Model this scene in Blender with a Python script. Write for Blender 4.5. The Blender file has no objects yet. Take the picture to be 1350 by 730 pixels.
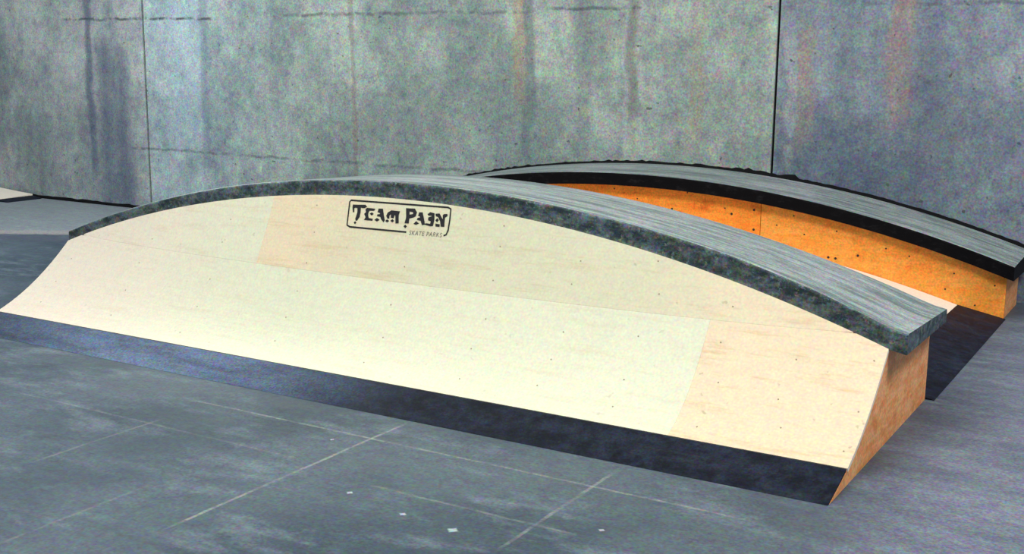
import bpy, bmesh, math, random
from mathutils import Vector, Matrix
random.seed(7)
S = bpy.context.scene
COL = S.collection

# ---------------------------------------------------------------- camera
CAM = (5.937, -3.966, 1.5536); YAW, PITCH, ROLL = -0.53765, 0.18665, 0.01046; FPX = 1561.5
fw = Vector((math.sin(YAW)*math.cos(PITCH), math.cos(YAW)*math.cos(PITCH), -math.sin(PITCH)))
rt = Vector((math.cos(YAW), -math.sin(YAW), 0)); up = rt.cross(fw)
r2 = rt*math.cos(ROLL) + up*math.sin(ROLL); u2 = -rt*math.sin(ROLL) + up*math.cos(ROLL)
cd = bpy.data.cameras.new('camera'); cam = bpy.data.objects.new('camera', cd); COL.objects.link(cam)
cam.matrix_world = Matrix(((r2.x, u2.x, -fw.x, CAM[0]), (r2.y, u2.y, -fw.y, CAM[1]), (r2.z, u2.z, -fw.z, CAM[2]), (0, 0, 0, 1)))
cd.sensor_width = 36; cd.lens = FPX*36/1350; cd.clip_start = .05; cd.clip_end = 100
S.camera = cam

# ---------------------------------------------------------------- light and exposure
S.view_settings.view_transform = 'Standard'; S.view_settings.look = 'None'
S.view_settings.gamma = 1; S.view_settings.use_curve_mapping = False
S.view_settings.exposure = 0.0
w = bpy.data.worlds.new('world'); S.world = w; w.use_nodes = True
w.node_tree.nodes['Background'].inputs[0].default_value = (.80, .90, 1, 1)
w.node_tree.nodes['Background'].inputs[1].default_value = .32
def area(name, loc, aim, size, power, col):
    d = bpy.data.lights.new(name, 'AREA'); d.shape = 'RECTANGLE'; d.size, d.size_y = size; d.energy = power; d.color = col
    o = bpy.data.objects.new(name, d); COL.objects.link(o); o.location = loc
    o.rotation_euler = (Vector(aim)-Vector(loc)).to_track_quat('-Z', 'Y').to_euler(); return o
area('hall_light', (2.6, -1.7, 4.9), (2.5, .6, 0), (4.0, 1.4), 330, (1, .97, .88))
area('hall_light', (-2.2, 1.2, 4.8), (-2.4, 2.6, 0), (2.0, 1.2), 190, (.93, .97, 1))
area('hall_light', (7.2, .8, 4.6), (4.6, 2.2, 0), (2.0, 1.2), 200, (1, .96, .93))

# ---------------------------------------------------------------- node helpers
class NT:
    def __init__(s, name):
        s.m = bpy.data.materials.new(name); s.m.use_nodes = True; s.t = s.m.node_tree
        s.b = s.t.nodes['Principled BSDF']; s.c = s.t.nodes.new('ShaderNodeTexCoord').outputs['Object']
        s.xyz = None
    def n(s, k): return s.t.nodes.new(k)
    def put(s, inp, v):
        if isinstance(v, bpy.types.NodeSocket): s.t.links.new(v, inp)
        elif isinstance(v, (tuple, list)): inp.default_value = tuple(v) + ((1,) if len(v) == 3 and inp.type == 'RGBA' else ())
        else: inp.default_value = v
    def map(s, sc=(1, 1, 1), loc=(0, 0, 0), rot=(0, 0, 0)):
        m = s.n('ShaderNodeMapping'); s.t.links.new(s.c, m.inputs[0]); m.inputs[1].default_value = loc; m.inputs[2].default_value = rot; m.inputs[3].default_value = sc
        return m.outputs[0]
    def noise(s, scale, detail=4, rough=.6, vec=None, dist=0):
        q = s.n('ShaderNodeTexNoise'); s.t.links.new(vec or s.c, q.inputs['Vector'])
        q.inputs['Scale'].default_value = scale; q.inputs['Detail'].default_value = detail; q.inputs['Roughness'].default_value = rough; q.inputs['Distortion'].default_value = dist
        return q.outputs['Fac']
    def noisec(s, scale, vec=None):
        q = s.n('ShaderNodeTexNoise'); s.t.links.new(vec or s.c, q.inputs['Vector']); q.inputs['Scale'].default_value = scale; q.inputs['Detail'].default_value = 1
        return q.outputs['Color']
    def math(s, op, a, b=0, c=0, clamp=False):
        q = s.n('ShaderNodeMath'); q.operation = op; q.use_clamp = clamp; s.put(q.inputs[0], a); s.put(q.inputs[1], b)
        if op in ('MULTIPLY_ADD', 'SMOOTH_MIN'): s.put(q.inputs[2], c)
        return q.outputs[0]
    def rng(s, v, a, b, lo=0, hi=1, smooth=True):
        q = s.n('ShaderNodeMapRange'); q.interpolation_type = 'SMOOTHSTEP' if smooth else 'LINEAR'
        s.put(q.inputs[0], v); q.inputs[1].default_value = a; q.inputs[2].default_value = b; q.inputs[3].default_value = lo; q.inputs[4].default_value = hi
        return q.outputs[0]
    def mix(s, f, a, b, mode='MIX'):
        q = s.n('ShaderNodeMix'); q.data_type = 'RGBA'; q.blend_type = mode
        s.put(q.inputs[0], f); s.put(q.inputs[6], a); s.put(q.inputs[7], b); return q.outputs[2]
    def axes(s):
        if s.xyz is None:
            q = s.n('ShaderNodeSeparateXYZ'); s.t.links.new(s.c, q.inputs[0]); s.xyz = q.outputs
        return s.xyz
    def band(s, v, c, w, soft=None):          # 1 within w of c, fading over soft
        d = s.math('ABSOLUTE', s.math('SUBTRACT', v, c)); soft = soft or w
        return s.rng(d, w, w+soft, 1, 0)
    def mul(s, *a):
        r = a[0]
        for q in a[1:]: r = s.math('MULTIPLY', r, q)
        return r
    def grain(s, col, amount, scale):          # coloured aggregate speckle, fine and coarse
        for sc, am in ((scale, amount), (scale*.28, amount*.38)):
            q = s.n('ShaderNodeVectorMath'); q.operation = 'MULTIPLY_ADD'; s.t.links.new(s.noisec(sc), q.inputs[0])
            q.inputs[1].default_value = (3.2*am,)*3; q.inputs[2].default_value = (1-1.6*am,)*3
            m = s.n('ShaderNodeVectorMath'); m.operation = 'MAXIMUM'; s.t.links.new(q.outputs[0], m.inputs[0]); m.inputs[1].default_value = (.15,)*3
            col = s.mix(1.0, col, m.outputs[0], 'MULTIPLY')
        return col
    def done(s, col, rough=.7, spec=.3, bump=None, bs=.2, bd=.01, metal=0):
        s.put(s.b.inputs['Base Color'], col); s.put(s.b.inputs['Roughness'], rough); s.put(s.b.inputs['Metallic'], metal)
        s.b.inputs['Specular IOR Level'].default_value = spec
        if bump is not None:
            q = s.n('ShaderNodeBump'); s.put(q.inputs['Height'], bump); q.inputs['Strength'].default_value = bs; q.inputs['Distance'].default_value = bd
            s.t.links.new(q.outputs[0], s.b.inputs['Normal'])
        return s.m

def wall_concrete():
    t = NT('cast concrete wall'); X, Y, Z = t.axes()
    a = t.noise(1.3, 6, .65); b = t.noise(7, 5, .7); st = t.noise(3.2, 5, .6, t.map((1, 1, .10)))
    fine = t.noise(30, 4, .8)
    # the three pours have their own tone
    left = t.rng(X, -3.2, -2.9, 1, 0); right = t.rng(X, 3.19, 3.24)
    base = t.mix(left, (.32, .36, .335), (.315, .33, .33))
    base = t.mix(t.rng(X, -3.1, -1.0, 1, 0), base, (.44, .51, .53))
    base = t.mix(t.mul(left, .8), base, (.36, .365, .355))
    base = t.mix(right, base, (.195, .225, .265))
    base = t.mix(t.mul(t.rng(X, 4.0, 5.2), .55), base, (.31, .32, .39))
    base = t.mix(t.rng(a, .35, .68), t.mix(1, base, (.70, .74, .76), 'MULTIPLY'), t.mix(1, base, (1.25, 1.22, 1.2), 'MULTIPLY'))
    base = t.mix(t.mul(t.rng(b, .45, .72), .55), base, t.mix(1, base, (.55, .60, .66), 'MULTIPLY'))
    base = t.mix(t.mul(t.rng(st, .5, .75), .5), base, t.mix(1, base, (1.45, 1.4, 1.3), 'MULTIPLY'))
    base = t.mix(t.mul(t.rng(st, .32, .48, 1, 0), .5), base, t.mix(1, base, (.6, .66, .7), 'MULTIPLY'))
    wob = t.math('ADD', X, t.math('MULTIPLY', t.math('SUBTRACT', t.noise(2.5, 3), .5), .16))
    def streak(c, wd, soft, col, k, z0=-1, z1=9):
        nonlocal base
        f = t.mul(t.band(wob, c, wd, soft), t.rng(Z, z0, z0+.25), t.rng(Z, z1-.25, z1, 1, 0), t.rng(st, .25, .6, .4, 1), k)
        base = t.mix(f, base, col)
    streak(-3.85, .02, .06, (.10, .12, .18), .75, .2)
    streak(-3.52, .10, .22, (.11, .13, .19), .75, -.2, 1.75)
    streak(-3.62, .18, .35, (.10, .12, .17), .35, -.2, 1.2)
    streak(-2.27, .02, .05, (.15, .19, .25), .7, .4)
    streak(-2.5, .12, .2, (.46, .56, .62), .5, .5)
    streak(-.52, .012, .02, (.20, .15, .13), .45)
    streak(1.13, .03, .05, (.36, .27, .17), .5, 1.0)
    streak(1.22, .02, .05, (.12, .15, .16), .6, .6)
    streak(2.06, .012, .02, (.42, .44, .45), .6, .6)
    streak(1.70, .03, .08, (.13, .16, .18), .4, .6)
    streak(2.10, .02, .05, (.17, .16, .15), .6, 1.0)
    streak(2.62, .03, .05, (.33, .28, .20), .4, .8)
    streak(3.42, .03, .05, (.34, .26, .20), .6, .8, 1.85)
    streak(3.32, .02, .04, (.36, .37, .38), .6, .7, 1.85)
    streak(4.06, .05, .06, (.27, .19, .18), .75, 1.0)
    streak(4.25, .02, .10, (.12, .13, .19), .5, .5)
    streak(3.62, .10, .3, (.09, .12, .18), .5, .4, 1.3)
    streak(3.9, .10, .3, (.09, .12, .18), .45, .3, 1.1)
    streak(1.0, .25, .5, (.13, .18, .19), .3, .5, 1.5)
    # form lines and lift line stains
    zw = t.math('ADD', Z, t.math('MULTIPLY', t.math('SUBTRACT', t.noise(5, 3), .5), .06))
    for zc, x0, x1, k in ((.60, -3.4, .9, .6), (1.84, -4.3, -2.0, .85), (1.87, -1.2, 1.3, .55), (1.89, 1.3, 2.4, .7), (1.90, 3.7, 5.4, .55), (1.86, -1.5, .3, .4)):
        f = t.mul(t.band(zw, zc, .004, .016), t.rng(X, x0, x0+.2), t.rng(X, x1-.2, x1, 1, 0), t.rng(t.noise(9, 3), .35, .6), k)
        base = t.mix(f, base, (.07, .08, .095))
    base = t.mix(t.mul(t.rng(X, -3.3, 1.4), t.rng(X, -3.3, 1.0, 1, 0), t.rng(Z, .45, .60), t.rng(Z, .60, .62, 1, 0), .35), base, (.36, .42, .45))
    blot = t.noise(11, 6, .85, t.map((1, 1, .8), (2, 0, 7)))
    base = t.mix(t.mul(t.rng(blot, .53, .66), t.rng(a, .3, .6, 1, .5), .75), base, t.mix(1, base, (.45, .55, .66), 'MULTIPLY'))
    base = t.mix(t.mul(t.rng(X, 3.22, 3.26), t.rng(X, 4.0, 4.6, 1, 0), t.rng(Z, .9, 1.5, 1, .3), t.rng(t.noise(6, 6, .8), .46, .62), .6), base, (.07, .095, .14))
    base = t.mix(t.mul(t.rng(t.noise(19, 5, .8, t.map((1, 1, .5), (9, 1, 4))), .56, .68), .5), base, t.mix(1, base, (1.5, 1.5, 1.5), 'MULTIPLY'))
    pits = t.rng(t.noise(22, 2, .5), .70, .76)
    base = t.mix(t.mul(pits, .75), base, (.05, .055, .07))
    warm = t.rng(t.noise(16, 5, .8, t.map((1, 1, .7), (5, 0, 3))), .50, .66)
    base = t.mix(t.mul(warm, .5), base, t.mix(1, base, (1.38, 1.04, .78), 'MULTIPLY'))
    base = t.mix(1, base, (.86, .94, .97), 'MULTIPLY')
    base = t.grain(base, .5, 70)
    return t.done(base, t.rng(a, .3, .7, .55, .8), .25, t.math('ADD', t.math('MULTIPLY', b, .6), t.math('MULTIPLY', fine, .4)), .35, .02)

def floor_concrete():
    t = NT('worn grey concrete floor'); X, Y, Z = t.axes()
    a = t.noise(.9, 5, .6); b = t.noise(3.2, 6, .7, t.map((.6, 1.5, 1))); fine = t.noise(26, 4, .8)
    base = t.mix(t.rng(a, .35, .65), (.036, .058, .082), (.072, .100, .128))
    base = t.mix(t.mul(t.rng(b, .48, .70), .7), base, (.14, .175, .21))
    base = t.mix(t.mul(t.rng(b, .28, .44, 1, 0), .5), base, (.038, .046, .062))
    # dusty strip off the right end of the ramps
    base = t.mix(t.mul(t.rng(X, 4.7, 5.3), t.rng(b, .25, .65, .5, 1), .75), base, (.20, .21, .27))
    # pale area beyond the left end of the ramps
    diag = t.math('SUBTRACT', Y, t.math('MULTIPLY', X, .55))
    edge = t.math('ADD', diag, t.math('MULTIPLY', t.math('SUBTRACT', t.noise(3, 3), .5), .25))
    pale = t.mul(t.rng(edge, 3.92, 4.08), t.rng(X, -1.6, -1.2, 1, 0))
    base = t.mix(t.mul(pale, .8), base, (.27, .30, .315))
    base = t.mix(t.mul(t.band(edge, 4.08, .06, .12), t.rng(X, -1.6, -1.2, 1, 0), .6), base, (.36, .31, .30))
    base = t.mix(t.mul(t.band(edge, 3.72, .06, .18), t.rng(X, -.8, -.4, 1, 0), .7), base, (.07, .08, .115))
    wx = t.math('ADD', X, t.math('MULTIPLY', t.math('SUBTRACT', t.noise(4, 3), .5), .012))
    wy = t.math('ADD', Y, t.math('MULTIPLY', t.math('SUBTRACT', t.noise(4, 3), .5), .012))
    for v, c, o, lo, hi, k in ((wx, 3.075, Y, -1.42, .0, .75), (wx, 4.09, Y, -1.0, -.05, .55), (wx, 2.16, Y, -1.25, -.5, .35), (wx, 2.72, Y, -2.2, -1.1, .3),
                               (wy, -.275, X, 2.0, 4.75, .55), (wy, -.62, X, 1.2, 3.0, .25), (wy, -.70, X, 3.3, 4.3, .4), (wx, 5.12, Y, -1.5, 1.2, .1)):
        f = t.mul(t.band(v, c, .004, .006), t.rng(o, lo, lo+.15), t.rng(o, hi-.15, hi, 1, 0), t.rng(t.noise(7, 4, .7), .40, .58, .3, 1), k)
        base = t.mix(t.mul(f, .55), base, (.38, .38, .34))
    base = t.mix(t.mul(t.rng(t.noise(7, 6, .8, t.map((1, 1, 1), (3, 3, 0))), .52, .66), .5), base, t.mix(1, base, (.62, .68, .76), 'MULTIPLY'))
    base = t.mix(t.mul(t.rng(t.noise(10, 6, .8, t.map((1, 1, 1), (1, 8, 0))), .54, .68), .45), base, t.mix(1, base, (1.7, 1.6, 1.45), 'MULTIPLY'))
    spots = None
    for sx, sy, sr in ((3.38, -.80, .008), (3.66, -.86, .008), (3.88, -.885, .012), (4.30, -.62, .007), (5.20, -.9, .014), (4.42, .9, .01), (2.95, -.37, .006), (5.75, .4, .012)):
        dd = t.math('ADD', t.math('ABSOLUTE', t.math('SUBTRACT', wx, sx)), t.math('ABSOLUTE', t.math('SUBTRACT', wy, sy)))
        q = t.rng(dd, sr, sr*2.2, 1, 0); spots = q if spots is None else t.math('MAXIMUM', spots, q)
    base = t.mix(t.mul(spots, .7), base, (.45, .50, .55))
    g = t.grain(t.mix(1, base, (.90, .93, .94), 'MULTIPLY'), .5, 90)
    return t.done(g, t.rng(b, .3, .7, .42, .6), .28, t.math('ADD', b, t.math('MULTIPLY', fine, .35)), .15, .01)

def ledge_top():
    t = NT('trowelled concrete ledge'); X, Y, Z = t.axes()
    long = t.noise(7, 5, .7, t.map((.14, 3.2, 1))); b = t.noise(8, 5, .7); fine = t.noise(60, 3, .7)
    base = t.mix(t.rng(long, .38, .62), (.115, .145, .150), (.26, .315, .31))
    base = t.mix(t.mul(t.rng(b, .50, .72), .5), base, (.16, .18, .20))
    base = t.mix(t.mul(t.rng(t.noise(2.3, 3), .5, .65), .4), base, (.33, .33, .36))
    base = t.grain(base, .6, 110)
    return t.done(base, .6, .3, t.math('ADD', long, t.math('MULTIPLY', fine, .5)), .2, .006)

def ledge_face(dark):
    t = NT('waxed black ledge face' if dark else 'waxed shaded ledge face')
    b = t.noise(14, 5, .75, t.map((.8, 1, 1.5))); c = t.noise(40, 4, .8)
    if dark:
        base = t.mix(t.rng(b, .5, .75), (.002, .002, .003), (.012, .012, .014))
    else:
        X, Y, Z = t.axes()
        base = t.mix(t.rng(b, .36, .68), (.018, .034, .040), (.115, .150, .165))  # front face tone mixes dark wax with painted-in shade from overhead light
        base = t.mix(t.mul(t.rng(c, .55, .7), .6), base, (.22, .27, .32))
        base = t.mix(t.mul(t.rng(t.noise(20, 2), .60, .68), .35), base, (.16, .09, .06))
        base = t.grain(base, .7, 90)
    return t.done(base, .6, .06 if dark else .25, b, .3, .006)

def plywood(name, kind='face', tan=0, grain=.5, dots=.5, rough=.5):
    """birch sheets: each bought in its own shade; the tan ones are the newer boards"""
    t = NT(name); X, Y, Z = t.axes()
    g = t.noise(5, 6, .7, t.map((.5, 3, 6))); f = t.noise(11, 5, .75, t.map((.5, 2.5, 9), (3, 1, 2))); a = t.noise(1.6, 3, .5)
    pink, cream, yell, tanc = (.64, .575, .48), (.585, .60, .46), (.52, .51, .37), (.66, .53, .37)
    if kind == 'edge': base = (.86, .78, .66)
    else:
        base = t.mix(t.rng(X, .2, 1.9), pink, cream)
        if kind == 'upper': base = t.mix(t.rng(X, 1.2, 2.4, 0, .8), base, yell)
    if tan:
        ft = t.mul(t.math('MAXIMUM', t.rng(X, 1.7, 2.7, 1, 0), t.rng(X, 3.6, 4.6)), tan) if kind == 'upper' else tan
        base = t.mix(ft, base, tanc)
    base = t.mix(t.mul(t.rng(a, .35, .65), .5), base, t.mix(1, base, (.93, .95, .95), 'MULTIPLY'))
    base = t.mix(t.mul(t.rng(g, .50, .70), grain), base, t.mix(1, base, (.84, .72, .58), 'MULTIPLY'))
    base = t.mix(t.mul(t.rng(f, .55, .75), grain*.6), base, t.mix(1, base, (1.12, 1.03, .95), 'MULTIPLY'))
    base = t.mix(t.mul(t.rng(t.noise(24, 2, .5), .70, .76), dots), base, t.mix(1, base, (.62, .60, .56), 'MULTIPLY'))
    base = t.grain(base, .13, 90)
    return t.done(base, rough, .2, g, .05, .003)

def orange_ply(name, c1, c2, blot=.7):
    t = NT(name)
    g = t.noise(6, 6, .75, t.map((.9, 1, 3.5))); a = t.noise(9, 4, .7); s = t.noise(28, 3, .8)
    base = t.mix(t.rng(g, .35, .65), c1, c2)
    base = t.mix(t.mul(t.rng(a, .52, .70), blot), base, t.mix(1, base, (.72, .52, .40), 'MULTIPLY'))
    base = t.mix(t.mul(t.rng(s, .60, .72), .35), base, t.mix(1, base, (1.1, 1.25, 1.5), 'MULTIPLY'))
    base = t.grain(base, .35, 80)
    return t.done(base, .55, .25, g, .08, .003)

def steel():
    t = NT('dark steel plate'); b = t.noise(12, 5, .75, t.map((1, 1, 1))); l = t.noise(3, 4, .7, t.map((.4, 2, 1)))
    base = t.mix(t.rng(b, .35, .7), (.003, .005, .011), (.013, .019, .036))
    base = t.mix(t.mul(t.rng(l, .5, .7), .35), base, (.030, .038, .062))
    X, Y, Z = t.axes(); blue_patch = t.mul(t.rng(X, .0, 1.2, .4, 1), t.rng(X, 1.7, 3.0, 1, 0), t.rng(Y, .6, .7, 1, 0), t.rng(l, .3, .6, .5, 1))  # lighter bluish patch toward the left of the front plate
    base = t.mix(t.mul(blue_patch, .85), base, (.11, .16, .26))
    base = t.grain(base, .7, 100)
    return t.done(base, t.rng(b, .3, .7, .5, .65), .1, b, .12, .003)

def flat(name, col, rough=.6, spec=.3):
    t = NT(name); n = t.noise(40, 3); return t.done(t.mix(t.rng(n, .3, .7), col, tuple(c*.8 for c in col)), rough, spec)

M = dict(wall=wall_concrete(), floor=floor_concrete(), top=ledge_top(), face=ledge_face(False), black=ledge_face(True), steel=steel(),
         plyA=plywood('pale pink plywood', 'face', 0, .35), plyB=plywood('cream plywood', 'face', 0, .25, .35),
         plyC=plywood('pale yellow plywood', 'upper', .7, .5, .6), plyD=plywood('tan plywood', 'face', .85, .75, .7),
         edge=plywood('plywood edge', 'edge', 0, .3, .1),
         orange=orange_ply('deep orange plywood', (.76, .20, .018), (.84, .29, .035), .85),
         orange2=orange_ply('amber plywood', (.76, .25, .028), (.82, .33, .06), .6),
         endp=orange_ply('reddish plywood end', (.80, .30, .09), (.92, .48, .22), .5),
         screw=flat('dark screw', (.03, .02, .015)), screwp=flat('dull screw', (.30, .25, .18)),
         ink=flat('black stencil paint', (.008, .008, .012), .7), grey=flat('grey stencil paint', (.11, .11, .10), .7),
         gap=flat('matte black', (.006, .006, .007), .9, .1))

# ---------------------------------------------------------------- object helpers
def obj(name, verts, faces, mat, parent=None, smooth=False, mats=None, fm=None, loc=None):
    me = bpy.data.meshes.new(name); me.from_pydata([tuple(v) for v in verts], [], faces)
    for m in (mats or [mat]): me.materials.append(m)
    if fm:
        for p, i in zip(me.polygons, fm): p.material_index = i
    bm = bmesh.new(); bm.from_mesh(me); bmesh.ops.recalc_face_normals(bm, faces=bm.faces); bm.to_mesh(me); bm.free()
    if smooth:
        for p in me.polygons: p.use_smooth = True
    o = bpy.data.objects.new(name, me); COL.objects.link(o); o.parent = parent
    if loc: o.location = loc
    return o
def thing(name, label, cat, loc=(0, 0, 0), group=None):
    o = bpy.data.objects.new(name, None); COL.objects.link(o); o.location = loc; o.empty_display_size = .2
    o['label'] = label; o['category'] = cat
    if group: o['group'] = group
    return o
def loft(secs, close=True, caps=True):
    n = len(secs[0]); V = [p for s in secs for p in s]; F = []
    for i in range(len(secs)-1):
        for j in range(n if close else n-1):
            a = i*n+j; b = i*n+(j+1) % n; F.append((a, b, b+n, a+n))
    if caps and close: F.append(tuple(range(n))); F.append(tuple(range((len(secs)-1)*n, len(secs)*n)))
    return V, F
def box(x0, x1, y0, y1, z0, z1):
    return ([(x, y, z) for x in (x0, x1) for y in (y0, y1) for z in (z0, z1)],
            [(0, 1, 3, 2), (4, 6, 7, 5), (0, 4, 5, 1), (2, 3, 7, 6), (0, 2, 6, 4), (1, 5, 7, 3)])
def joinvf(parts):
    V = []; F = []
    for v, f in parts:
        k = len(V); V += v; F += [tuple(i+k for i in q) for q in f]
    return V, F
def lin(a, b, n): return [a+(b-a)*i/n for i in range(n+1)]

# ---------------------------------------------------------------- setting
WY = 4.17
fl = obj('floor', *box(-9, 9, -7, WY+.3, -.2, 0), M['floor']); fl['kind'] = 'structure'
parts = [box(-9, -3.075, WY, WY+.3, 0, 4.5), box(-3.049, 3.206, WY, WY+.3, 0, 4.5), box(3.225, 9, WY, WY+.3, 0, 4.5), box(-9, 9, WY+.02, WY+.29, .01, 4.49)]
V, F = joinvf(parts)
wl = obj('wall_back', V, F, M['wall'], mats=[M['wall'], M['gap']], fm=[0]*18+[1]*6); wl['kind'] = 'structure'
tr = obj('trim_1', *loft([[(x, WY-.012, 0), (x, WY-.012, .012+.006*random.random()), (x, WY-.0005, .026+.012*random.random()), (x, WY-.0005, 0)] for x in lin(-8.5, -.1, 110)]), M['gap'])
tr['kind'] = 'structure'

# ---------------------------------------------------------------- arched profiles
L = 4.88
def arc(X, zmid, sag, half=2.44):
    Rr = (half*half+sag*sag)/(2*sag); return zmid-Rr+math.sqrt(Rr*Rr-(X-2.44)**2)
def ztop(X): return arc(X, .842, .4295)
TOE = (.225, .070)
def prof(X, t):                                     # plywood transition, (y, z)
    C = (.485, .165); E = (.74, ztop(min(max(X, 0), L)))
    return ((1-t)**2*TOE[0]+2*t*(1-t)*C[0]+t*t*E[0], (1-t)**2*TOE[1]+2*t*(1-t)*C[1]+t*t*E[1])
def t_of_z(X, z):
    e = ztop(min(max(X, 0), L)); a = .070-.33+e; b = 2*(.165-.070); c = .070-z
    return (-b+math.sqrt(max(b*b-4*a*c, 0)))/(2*a)
def nrm(X, t):                                      # outward normal in the YZ plane
    a = prof(X, max(t-.01, 0)); b = prof(X, min(t+.01, 1)); dy, dz = b[0]-a[0], b[1]-a[1]; l = math.hypot(dy, dz)
    return (-dz/l, dy/l)
def surf(X, z, off=0):
    t = t_of_z(X, z); y, zz = prof(X, t); n = nrm(X, t); return (X, y+n[0]*off, zz+n[1]*off)

# ---------------------------------------------------------------- front ramp
DB = 1.55
ramp = thing('grind_ramp', 'long arched skate ramp in front with cream plywood face, concrete ledge and black stencilled lettering', 'skate ramp', (2.44, .8, 0))
def rel(o, root): o.location = Vector(o.location)-root.location; return o
def P(name, V, F, mat, root=ramp, **k): return rel(obj(name, V, F, mat, root, **k), root)

TH = .018
def sheet(name, x0, x1, lo, hi, mat, zoff=0):
    """one plywood sheet of the transition; lo / hi give the height limits at X (None = toe or top)"""
    secs = []
    nx = max(4, int((x1-x0)/.06)); nt = 16
    for X in lin(x0, x1, nx):
        ta = 0 if lo is None else min(t_of_z(X, lo), 1); tb = 1 if hi is None else min(t_of_z(X, hi), 1)
        if tb-ta < 1e-3: tb = ta+1e-3
        out = []; inn = []
        for t in lin(ta, tb, nt):
            y, z = prof(X, t); n = nrm(X, t); out.append((X, y, z)); inn.append((X, y-n[0]*TH, z-n[1]*TH))
        secs.append(out+inn[::-1])
    V, F = loft(secs)
    n = len(secs[0]); fm = [1 if j >= nt else 0 for i in range(nx) for j in range(n)]+[1, 1]
    return P(name, V, F, mat, mats=[mat, M['edge']], fm=fm)
ZS = .462; XS = 4.165; XU = 1.665; g = .0003
sheet('plywood_sheet', 0, XS-g, None, ZS-g, M['plyB'])['label'] = 'wide lower cream plywood sheet'
sheet('plywood_sheet', XS+g, L, None, ZS-g, M['plyD'])['label'] = 'tan plywood sheet at the right end'
xa, xb = 0, L
while ztop(xa) < ZS+.0008: xa += .001
while ztop(xb) < ZS+.0008: xb -= .001
sheet('plywood_sheet', xa, XU-g, ZS+g, None, M['plyA'])['label'] = 'upper left pale pink plywood sheet'
sheet('plywood_sheet', XU+g, xb, ZS+g, None, M['plyC'])['label'] = 'upper middle pale yellow plywood sheet'

# steel threshold plate, gently sloped from the floor to the toe of the plywood
V, F = loft([[(x, 0, .001), (x, TOE[0]-.004, TOE[1]-.002), (x, TOE[0]-.004, TOE[1]-.012), (x, .03, .001)] for x in lin(0, L-.004, 40)])
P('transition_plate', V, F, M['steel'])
# end panels
def end_panel(x0, x1, X, mat):
    pts = [(.016, .0)]+[(TOE[0]-.002, TOE[1]-.013)]
    for t in lin(0.02, 1, 18):
        y, z = prof(X, t); n = nrm(X, t); pts.append((y-n[0]*(TH+.001), z-n[1]*(TH+.001)))
    pts.append((.76, ztop(X)-.004)); pts.append((DB, ztop(X)-.045)); pts.append((DB, 0))
    V, F = loft([[(x, y, z) for y, z in pts] for x in (x0, x1)])
    return P('end_panel', V, F, mat)
end_panel(L-.022, L-.003, L, M['endp'])
end_panel(.003, .022, 0, M['endp'])
V, F = loft([[(x, DB-.018, 0), (x, DB, 0), (x, DB, ztop(x)-.04), (x, DB-.018, ztop(x)-.04)] for x in lin(.023, L-.023, 60)])
P('back_panel', V, F, M['orange2'])

def ledge(root, name, x0, x1, zbot, ztopf, ztopb, y0, y1, mats, bev=.022):
    secs = []; nx = 90
    for X in lin(x0, x1, nx):
        zb, zf, zk = zbot(X), ztopf(X), ztopb(X)
        wob = .0015*math.sin(X*23)+.001*math.sin(X*57+1)
        s = [(y0+wob, zb), (y0+wob*.5, zf-bev)]
        for q in (25, 50, 75): a = math.radians(q); s.append((y0+bev*(1-math.cos(a)), zf-bev+bev*math.sin(a)))
        s += [(y0+bev, zf), ((y0+y1)/2, (zf+zk)/2), (y1-.01, zk), (y1, zk-.01), (y1, min(zk-.05, zb-.01) if zb < zk-.05 else zk-.06)]
        secs.append([(X, y, z) for y, z in s])
    V, F = loft(secs); n = len(secs[0])
    per = [1, 1, 1, 0, 0, 0, 0, 0, 1, 1][:n]; per = per+[1]*(n-len(per))
    return P(name, V, F, mats[0], root, mats=mats, fm=per*nx+[1, 1])
def zc(X): return ztop(X) if 0 <= X <= L else ztop(0 if X < 0 else L)-abs(X-(0 if X < 0 else L))*.2
THK = [(-.1, .060), (.5, .062), (1.3, .072), (2.8, .084), (3.5, .090), (4.2, .100), (4.6, .094), (5, .076)]
def thick(X):
    for (a, u), (b, v) in zip(THK, THK[1:]):
        if X <= b: return u+(v-u)*(X-a)/(b-a)
ledge(ramp, 'concrete_ledge', -.012, L+.068, lambda X: zc(X)-.007, lambda X: zc(X)+thick(X), lambda X: zc(X)+.043, .757, 1.53, [M['top'], M['face']], .014)

# screws through the plywood face
def disc(c, n, r, h=.0015):
    c = Vector(c); n = Vector(n).normalized(); a = n.orthogonal().normalized(); b = n.cross(a)
    ring = [c+(a*math.cos(q)+b*math.sin(q))*r for q in [i*math.pi/4 for i in range(8)]]
    V = [tuple(p-n*h) for p in ring]+[tuple(p+n*h*.6) for p in ring]
    return V, [tuple(range(8)), tuple(range(8, 16))]+[(i, (i+1) % 8, (i+1) % 8+8, i+8) for i in range(8)]
for i, X in enumerate([.2, .8, 1.4, 2.0, 2.6, 3.1, 3.5, 3.9, 4.25, 4.55, 4.84]):
    for z in (.12, .22, .36, .52, .66, .76):
        if z < ztop(X)-.03:
            XX = X+random.uniform(-.03, .03) if X < 4.8 else X; zz = z+random.uniform(-.025, .025)
            if 2.15 < XX < 2.85 and zz > .66: continue
            t = t_of_z(XX, zz); n = nrm(XX, t)
            P('screw', *disc(surf(XX, zz, .0005), (0, n[0], n[1]), .0034), M['screwp'])

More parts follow.
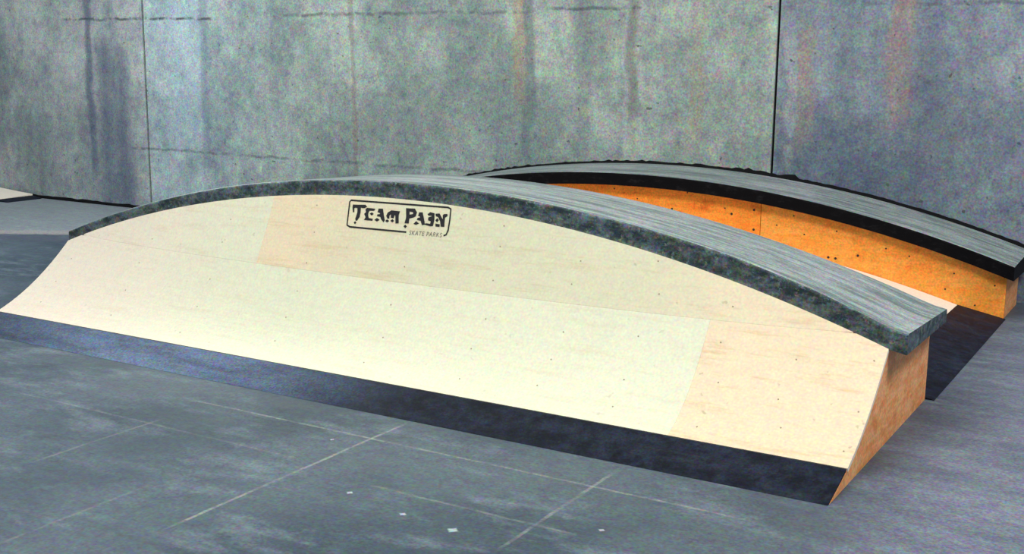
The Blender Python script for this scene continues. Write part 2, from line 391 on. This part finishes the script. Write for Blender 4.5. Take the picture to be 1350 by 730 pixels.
# stencilled lettering on the plywood, millimetres from X = 2 m and from the floor
LOGO= [[[204,794],[228,794],[280,798],[293,791],[279,785],[256,785],[259,763],[260,740],[251,723],[244,721],[239,729],[242,746],[243,762],[237,782],[223,783],[215,779],[220,760],[214,760],[206,781]],[[235,710],[243,705],[248,711],[240,715]],[[290,778],[296,784],[346,784],[342,777],[314,775],[309,765],[311,751],[318,737],[345,735],[344,729],[295,728],[301,741],[288,756],[297,765]],[[322,759],[334,754],[343,760],[331,765]],[[369,786],[393,787],[406,758],[419,736],[415,727],[397,741],[389,752],[370,752],[368,758],[385,762],[381,769],[367,772]],[[359,733],[370,741],[387,735],[374,728]],[[425,757],[429,771],[447,783],[498,783],[495,765],[506,729],[490,727],[479,763],[467,771],[472,765],[469,750],[454,752],[451,768],[441,761],[444,746],[434,747]],[[426,733],[437,728],[446,734],[434,739]],[[456,736],[468,731],[476,737],[465,742]],[[533,800],[584,801],[599,787],[580,787],[555,789],[559,771],[562,756],[565,733],[543,732],[546,757]],[[599,787],[597,769],[583,762],[562,756],[559,771],[581,776],[580,787]],[[542,716],[552,710],[558,717],[548,723]],[[615,786],[633,787],[646,762],[661,734],[646,732],[633,751],[611,753],[612,759],[626,763],[623,771],[613,772]],[[597,733],[608,744],[625,736],[610,731]],[[666,783],[678,791],[702,788],[708,759],[708,732],[696,730],[662,734],[665,739],[692,738],[693,752],[676,756],[674,767],[692,774],[689,779],[671,778]],[[711,787],[731,789],[752,767],[758,764],[754,784],[758,788],[775,790],[778,783],[766,774],[769,750],[773,733],[755,733],[746,756],[728,776],[715,778]],[[722,742],[745,740],[746,731],[726,731]],[[718,758],[728,751],[734,760],[724,767]]]
FRAME= [[564,691],[215,688],[195,695],[178,806],[185,815],[479,819],[772,822],[790,816],[797,765],[800,716],[794,697],[781,692]]
def decal(polys, name, mat, off=.0011):
    bm = bmesh.new()
    for p in polys:
        vs = [bm.verts.new((2+x/1000, 0, z/1000)) for x, z in p]
        es = [bm.edges.new((vs[i], vs[(i+1) % len(vs)])) for i in range(len(vs))]
        bmesh.ops.triangle_fill(bm, use_beauty=True, edges=es)
    for v in bm.verts: v.co = Vector(surf(v.co.x, v.co.z, off))
    me = bpy.data.meshes.new(name); bm.to_mesh(me); bm.free()
    V = [tuple(v.co) for v in me.vertices]; F = [tuple(p.vertices) for p in me.polygons]
    return P(name, V, F, mat)
def strip(pts, wd, name, mat, off=.0011):
    pts = [(2+x/1000, z/1000) for x, z in pts]; V = []; F = []
    dense = []
    for a, b in zip(pts, pts[1:]):
        k = max(1, int(math.dist(a, b)/.02)); dense += [(a[0]+(b[0]-a[0])*i/k, a[1]+(b[1]-a[1])*i/k) for i in range(k)]
    dense.append(pts[-1])
    for i, p in enumerate(dense):
        a = dense[max(i-1, 0)]; b = dense[min(i+1, len(dense)-1)]; d = Vector((b[0]-a[0], b[1]-a[1])).normalized()
        for s in (-1, 1): V.append(surf(p[0]-d.y*wd*s, p[1]+d.x*wd*s, off))
    for i in range(len(dense)-1): F.append((2*i, 2*i+1, 2*i+3, 2*i+2))
    return P(name, V, F, mat)
def swell(poly, d):                                 # bold the stroke outline by d millimetres
    area2 = sum(a[0]*b[1]-b[0]*a[1] for a, b in zip(poly, poly[1:]+poly[:1])); sg = 1 if area2 > 0 else -1; out = []
    for i, p in enumerate(poly):
        a = Vector(poly[i-1]); b = Vector(poly[(i+1) % len(poly)]); q = Vector(p)
        e1 = (q-a).normalized(); e2 = (b-q).normalized(); n = Vector((e1.y+e2.y, -e1.x-e2.x))
        out.append(tuple(q+n.normalized()*d*sg) if n.length > .2 else p)
    return out
decal([swell(q, 2.2) for q in LOGO], 'stencilled_lettering', M['ink'])
strip(FRAME, .0040, 'stencilled_border', M['ink'])
tc = bpy.data.curves.new('small_lettering', 'FONT'); tc.body = 'SKATE PARKS'; tc.size = 1; tc.space_character = 1.15
to = bpy.data.objects.new('small_lettering', tc); COL.objects.link(to)
bpy.context.view_layer.update()
me = bpy.data.meshes.new_from_object(to.evaluated_get(bpy.context.evaluated_depsgraph_get()))
xs = [v.co.x for v in me.vertices]; ys = [v.co.y for v in me.vertices]; x0, x1, y0, y1 = min(xs), max(xs), min(ys), max(ys)
V = []
for v in me.vertices:
    u = (v.co.x-x0)/(x1-x0); q = (v.co.y-y0)/(y1-y0)
    V.append(surf(2.583+u*.188, (.680+u*.004)+q*.020, .0011))
F = [tuple(p.vertices) for p in me.polygons]
bpy.data.objects.remove(to)
P('small_lettering', V, F, M['grey'])

# ---------------------------------------------------------------- rear ramp against the wall
YR = 3.59
rear = thing('grind_ramp', 'arched ramp against the concrete wall with orange plywood side and black-faced concrete ledge', 'skate ramp', (2.44, 3.85, 0))
def rz(X): return arc(min(max(X, 0), 4.9), .742, .385, 2.46)
XR = 3.352
for x0, x1, m, lb in ((0, XR-.002, M['orange'], 'deep orange knotty plywood sheet'), (XR+.002, 4.905, M['orange2'], 'lighter amber plywood sheet at the right end')):
    V, F = loft([[(x, YR, 0), (x, YR, rz(x)-.088), (x, YR+.018, rz(x)-.088), (x, YR+.018, 0)] for x in lin(x0, x1, 50)])
    P('side_panel', V, F, m, rear)['label'] = lb
for xe in (.002, 4.885):
    V, F = loft([[(x, YR+.019, 0), (x, YR+.019, rz(x)-.092), (x, 4.10, rz(x)-.085), (x, 4.10, 0)] for x in (xe, xe+.018)])
    P('end_panel', V, F, M['endp'], rear)
def rzc(X): return rz(X)-(max(X-4.9, 0)+max(-X, 0))*.33
ledge(rear, 'concrete_ledge', -.04, 4.955, lambda X: rzc(X)-.087, lambda X: rzc(X), lambda X: rzc(X)+.018, 3.50, 4.11, [M['top'], M['black']], .012)
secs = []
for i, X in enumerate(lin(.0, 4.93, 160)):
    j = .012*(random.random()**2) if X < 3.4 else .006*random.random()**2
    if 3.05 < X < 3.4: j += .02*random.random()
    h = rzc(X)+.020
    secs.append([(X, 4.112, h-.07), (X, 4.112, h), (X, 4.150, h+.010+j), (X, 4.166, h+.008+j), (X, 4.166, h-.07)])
V, F = loft(secs); P('dark_joint_strip', V, F, M['gap'], rear)  # black strip with a jagged top, between ledge back and wall
for x, z in [(2.269, .618), (2.715, .507), (2.824, .628), (3.304, .545), (3.148, .506), (3.307, .413), (3.099, .541), (3.652, .41), (3.862, .449), (4.007, .304), (3.818, .275),
             (3.865, .272), (4.326, .331), (4.18, .366), (3.576, .527), (4.736, .066), (4.555, .147), (3.464, .456), (1.9, .60), (2.45, .56), (4.84, .20), (4.60, .25)]:
    big = (x, z) in [(2.715, .507), (3.304, .545), (3.307, .413), (4.007, .304), (3.148, .506), (3.865, .272), (3.818, .275)]
    P('screw', *disc((x, YR-.0005, z), (0, -1, 0), .0085 if big else .0055), M['screw'], rear)

# ---------------------------------------------------------------- rollover bank in the channel between the two ledges
bank = thing('rollover_bank', 'low pale plywood hump between the two ledges with dark steel plate at its foot', 'skate ramp', (2.44, 2.55, 0))
def hz(X):
    d = abs(X-2.44)
    if d >= 2.194: return max(0.0, .057*(2.48-d)/.286)
    return .372-d*d/(2*7.85)*1.028
YA, YB = DB+.004, YR-.004
V, F = loft([[(x, YA, hz(x)), (x, YB, hz(x)), (x, YB, hz(x)-.018), (x, YA, hz(x)-.018)] for x in lin(.246, 4.634, 70)])
P('plywood_deck', V, F, M['edge'], bank)
for s in (1, -1):
    xx = lin(2.196, 2.478, 6)
    V, F = loft([[(2.44+s*d, YA, hz(2.44+d)+.002), (2.44+s*d, YB, hz(2.44+d)+.002), (2.44+s*d, YB, max(hz(2.44+d)-.008, .0)), (2.44+s*d, YA, max(hz(2.44+d)-.008, .0))] for d in xx])
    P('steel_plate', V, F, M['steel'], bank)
V, F = joinvf([box(x, x+.04, YA, YB, 0, hz(x+.04 if x > 2.44 else x)-.02) for x in (.4, 1.1, 1.8, 2.5, 3.2, 3.9, 4.5)])
P('support_frame', V, F, M['endp'], bank)

# ---------------------------------------------------------------- small kicker by the wall at the left edge
kick = thing('kicker_ramp', 'small pale plywood wedge ramp by the wall at the far left edge of the picture', 'skate ramp', (-6.0, 3.9, 0))
def kz(X): u = (-4.80-X)/2.4; return .022+.20*u**1.2 if u > 0 else .022
V, F = loft([[(x, 3.72, kz(x)), (x, 4.13, kz(x)+.02), (x, 4.13, kz(x)), (x, 3.72, kz(x)-.018)] for x in lin(-7.2, -4.80, 30)])
P('plywood_deck', V, F, M['edge'], kick)
V, F = loft([[(x, 3.725, 0), (x, 3.725, kz(x)-.019), (x, 3.745, kz(x)-.018), (x, 3.745, 0)] for x in lin(-7.2, -4.82, 30)])
P('side_panel', V, F, M['black'], kick)
V, F = loft([[(x, 3.72, max(z, 0.004)), (x, 4.13, max(z, .004)+.004), (x, 4.13, 0.0), (x, 3.72, 0)] for x, z in ((-4.80, .023), (-4.66, .004))])
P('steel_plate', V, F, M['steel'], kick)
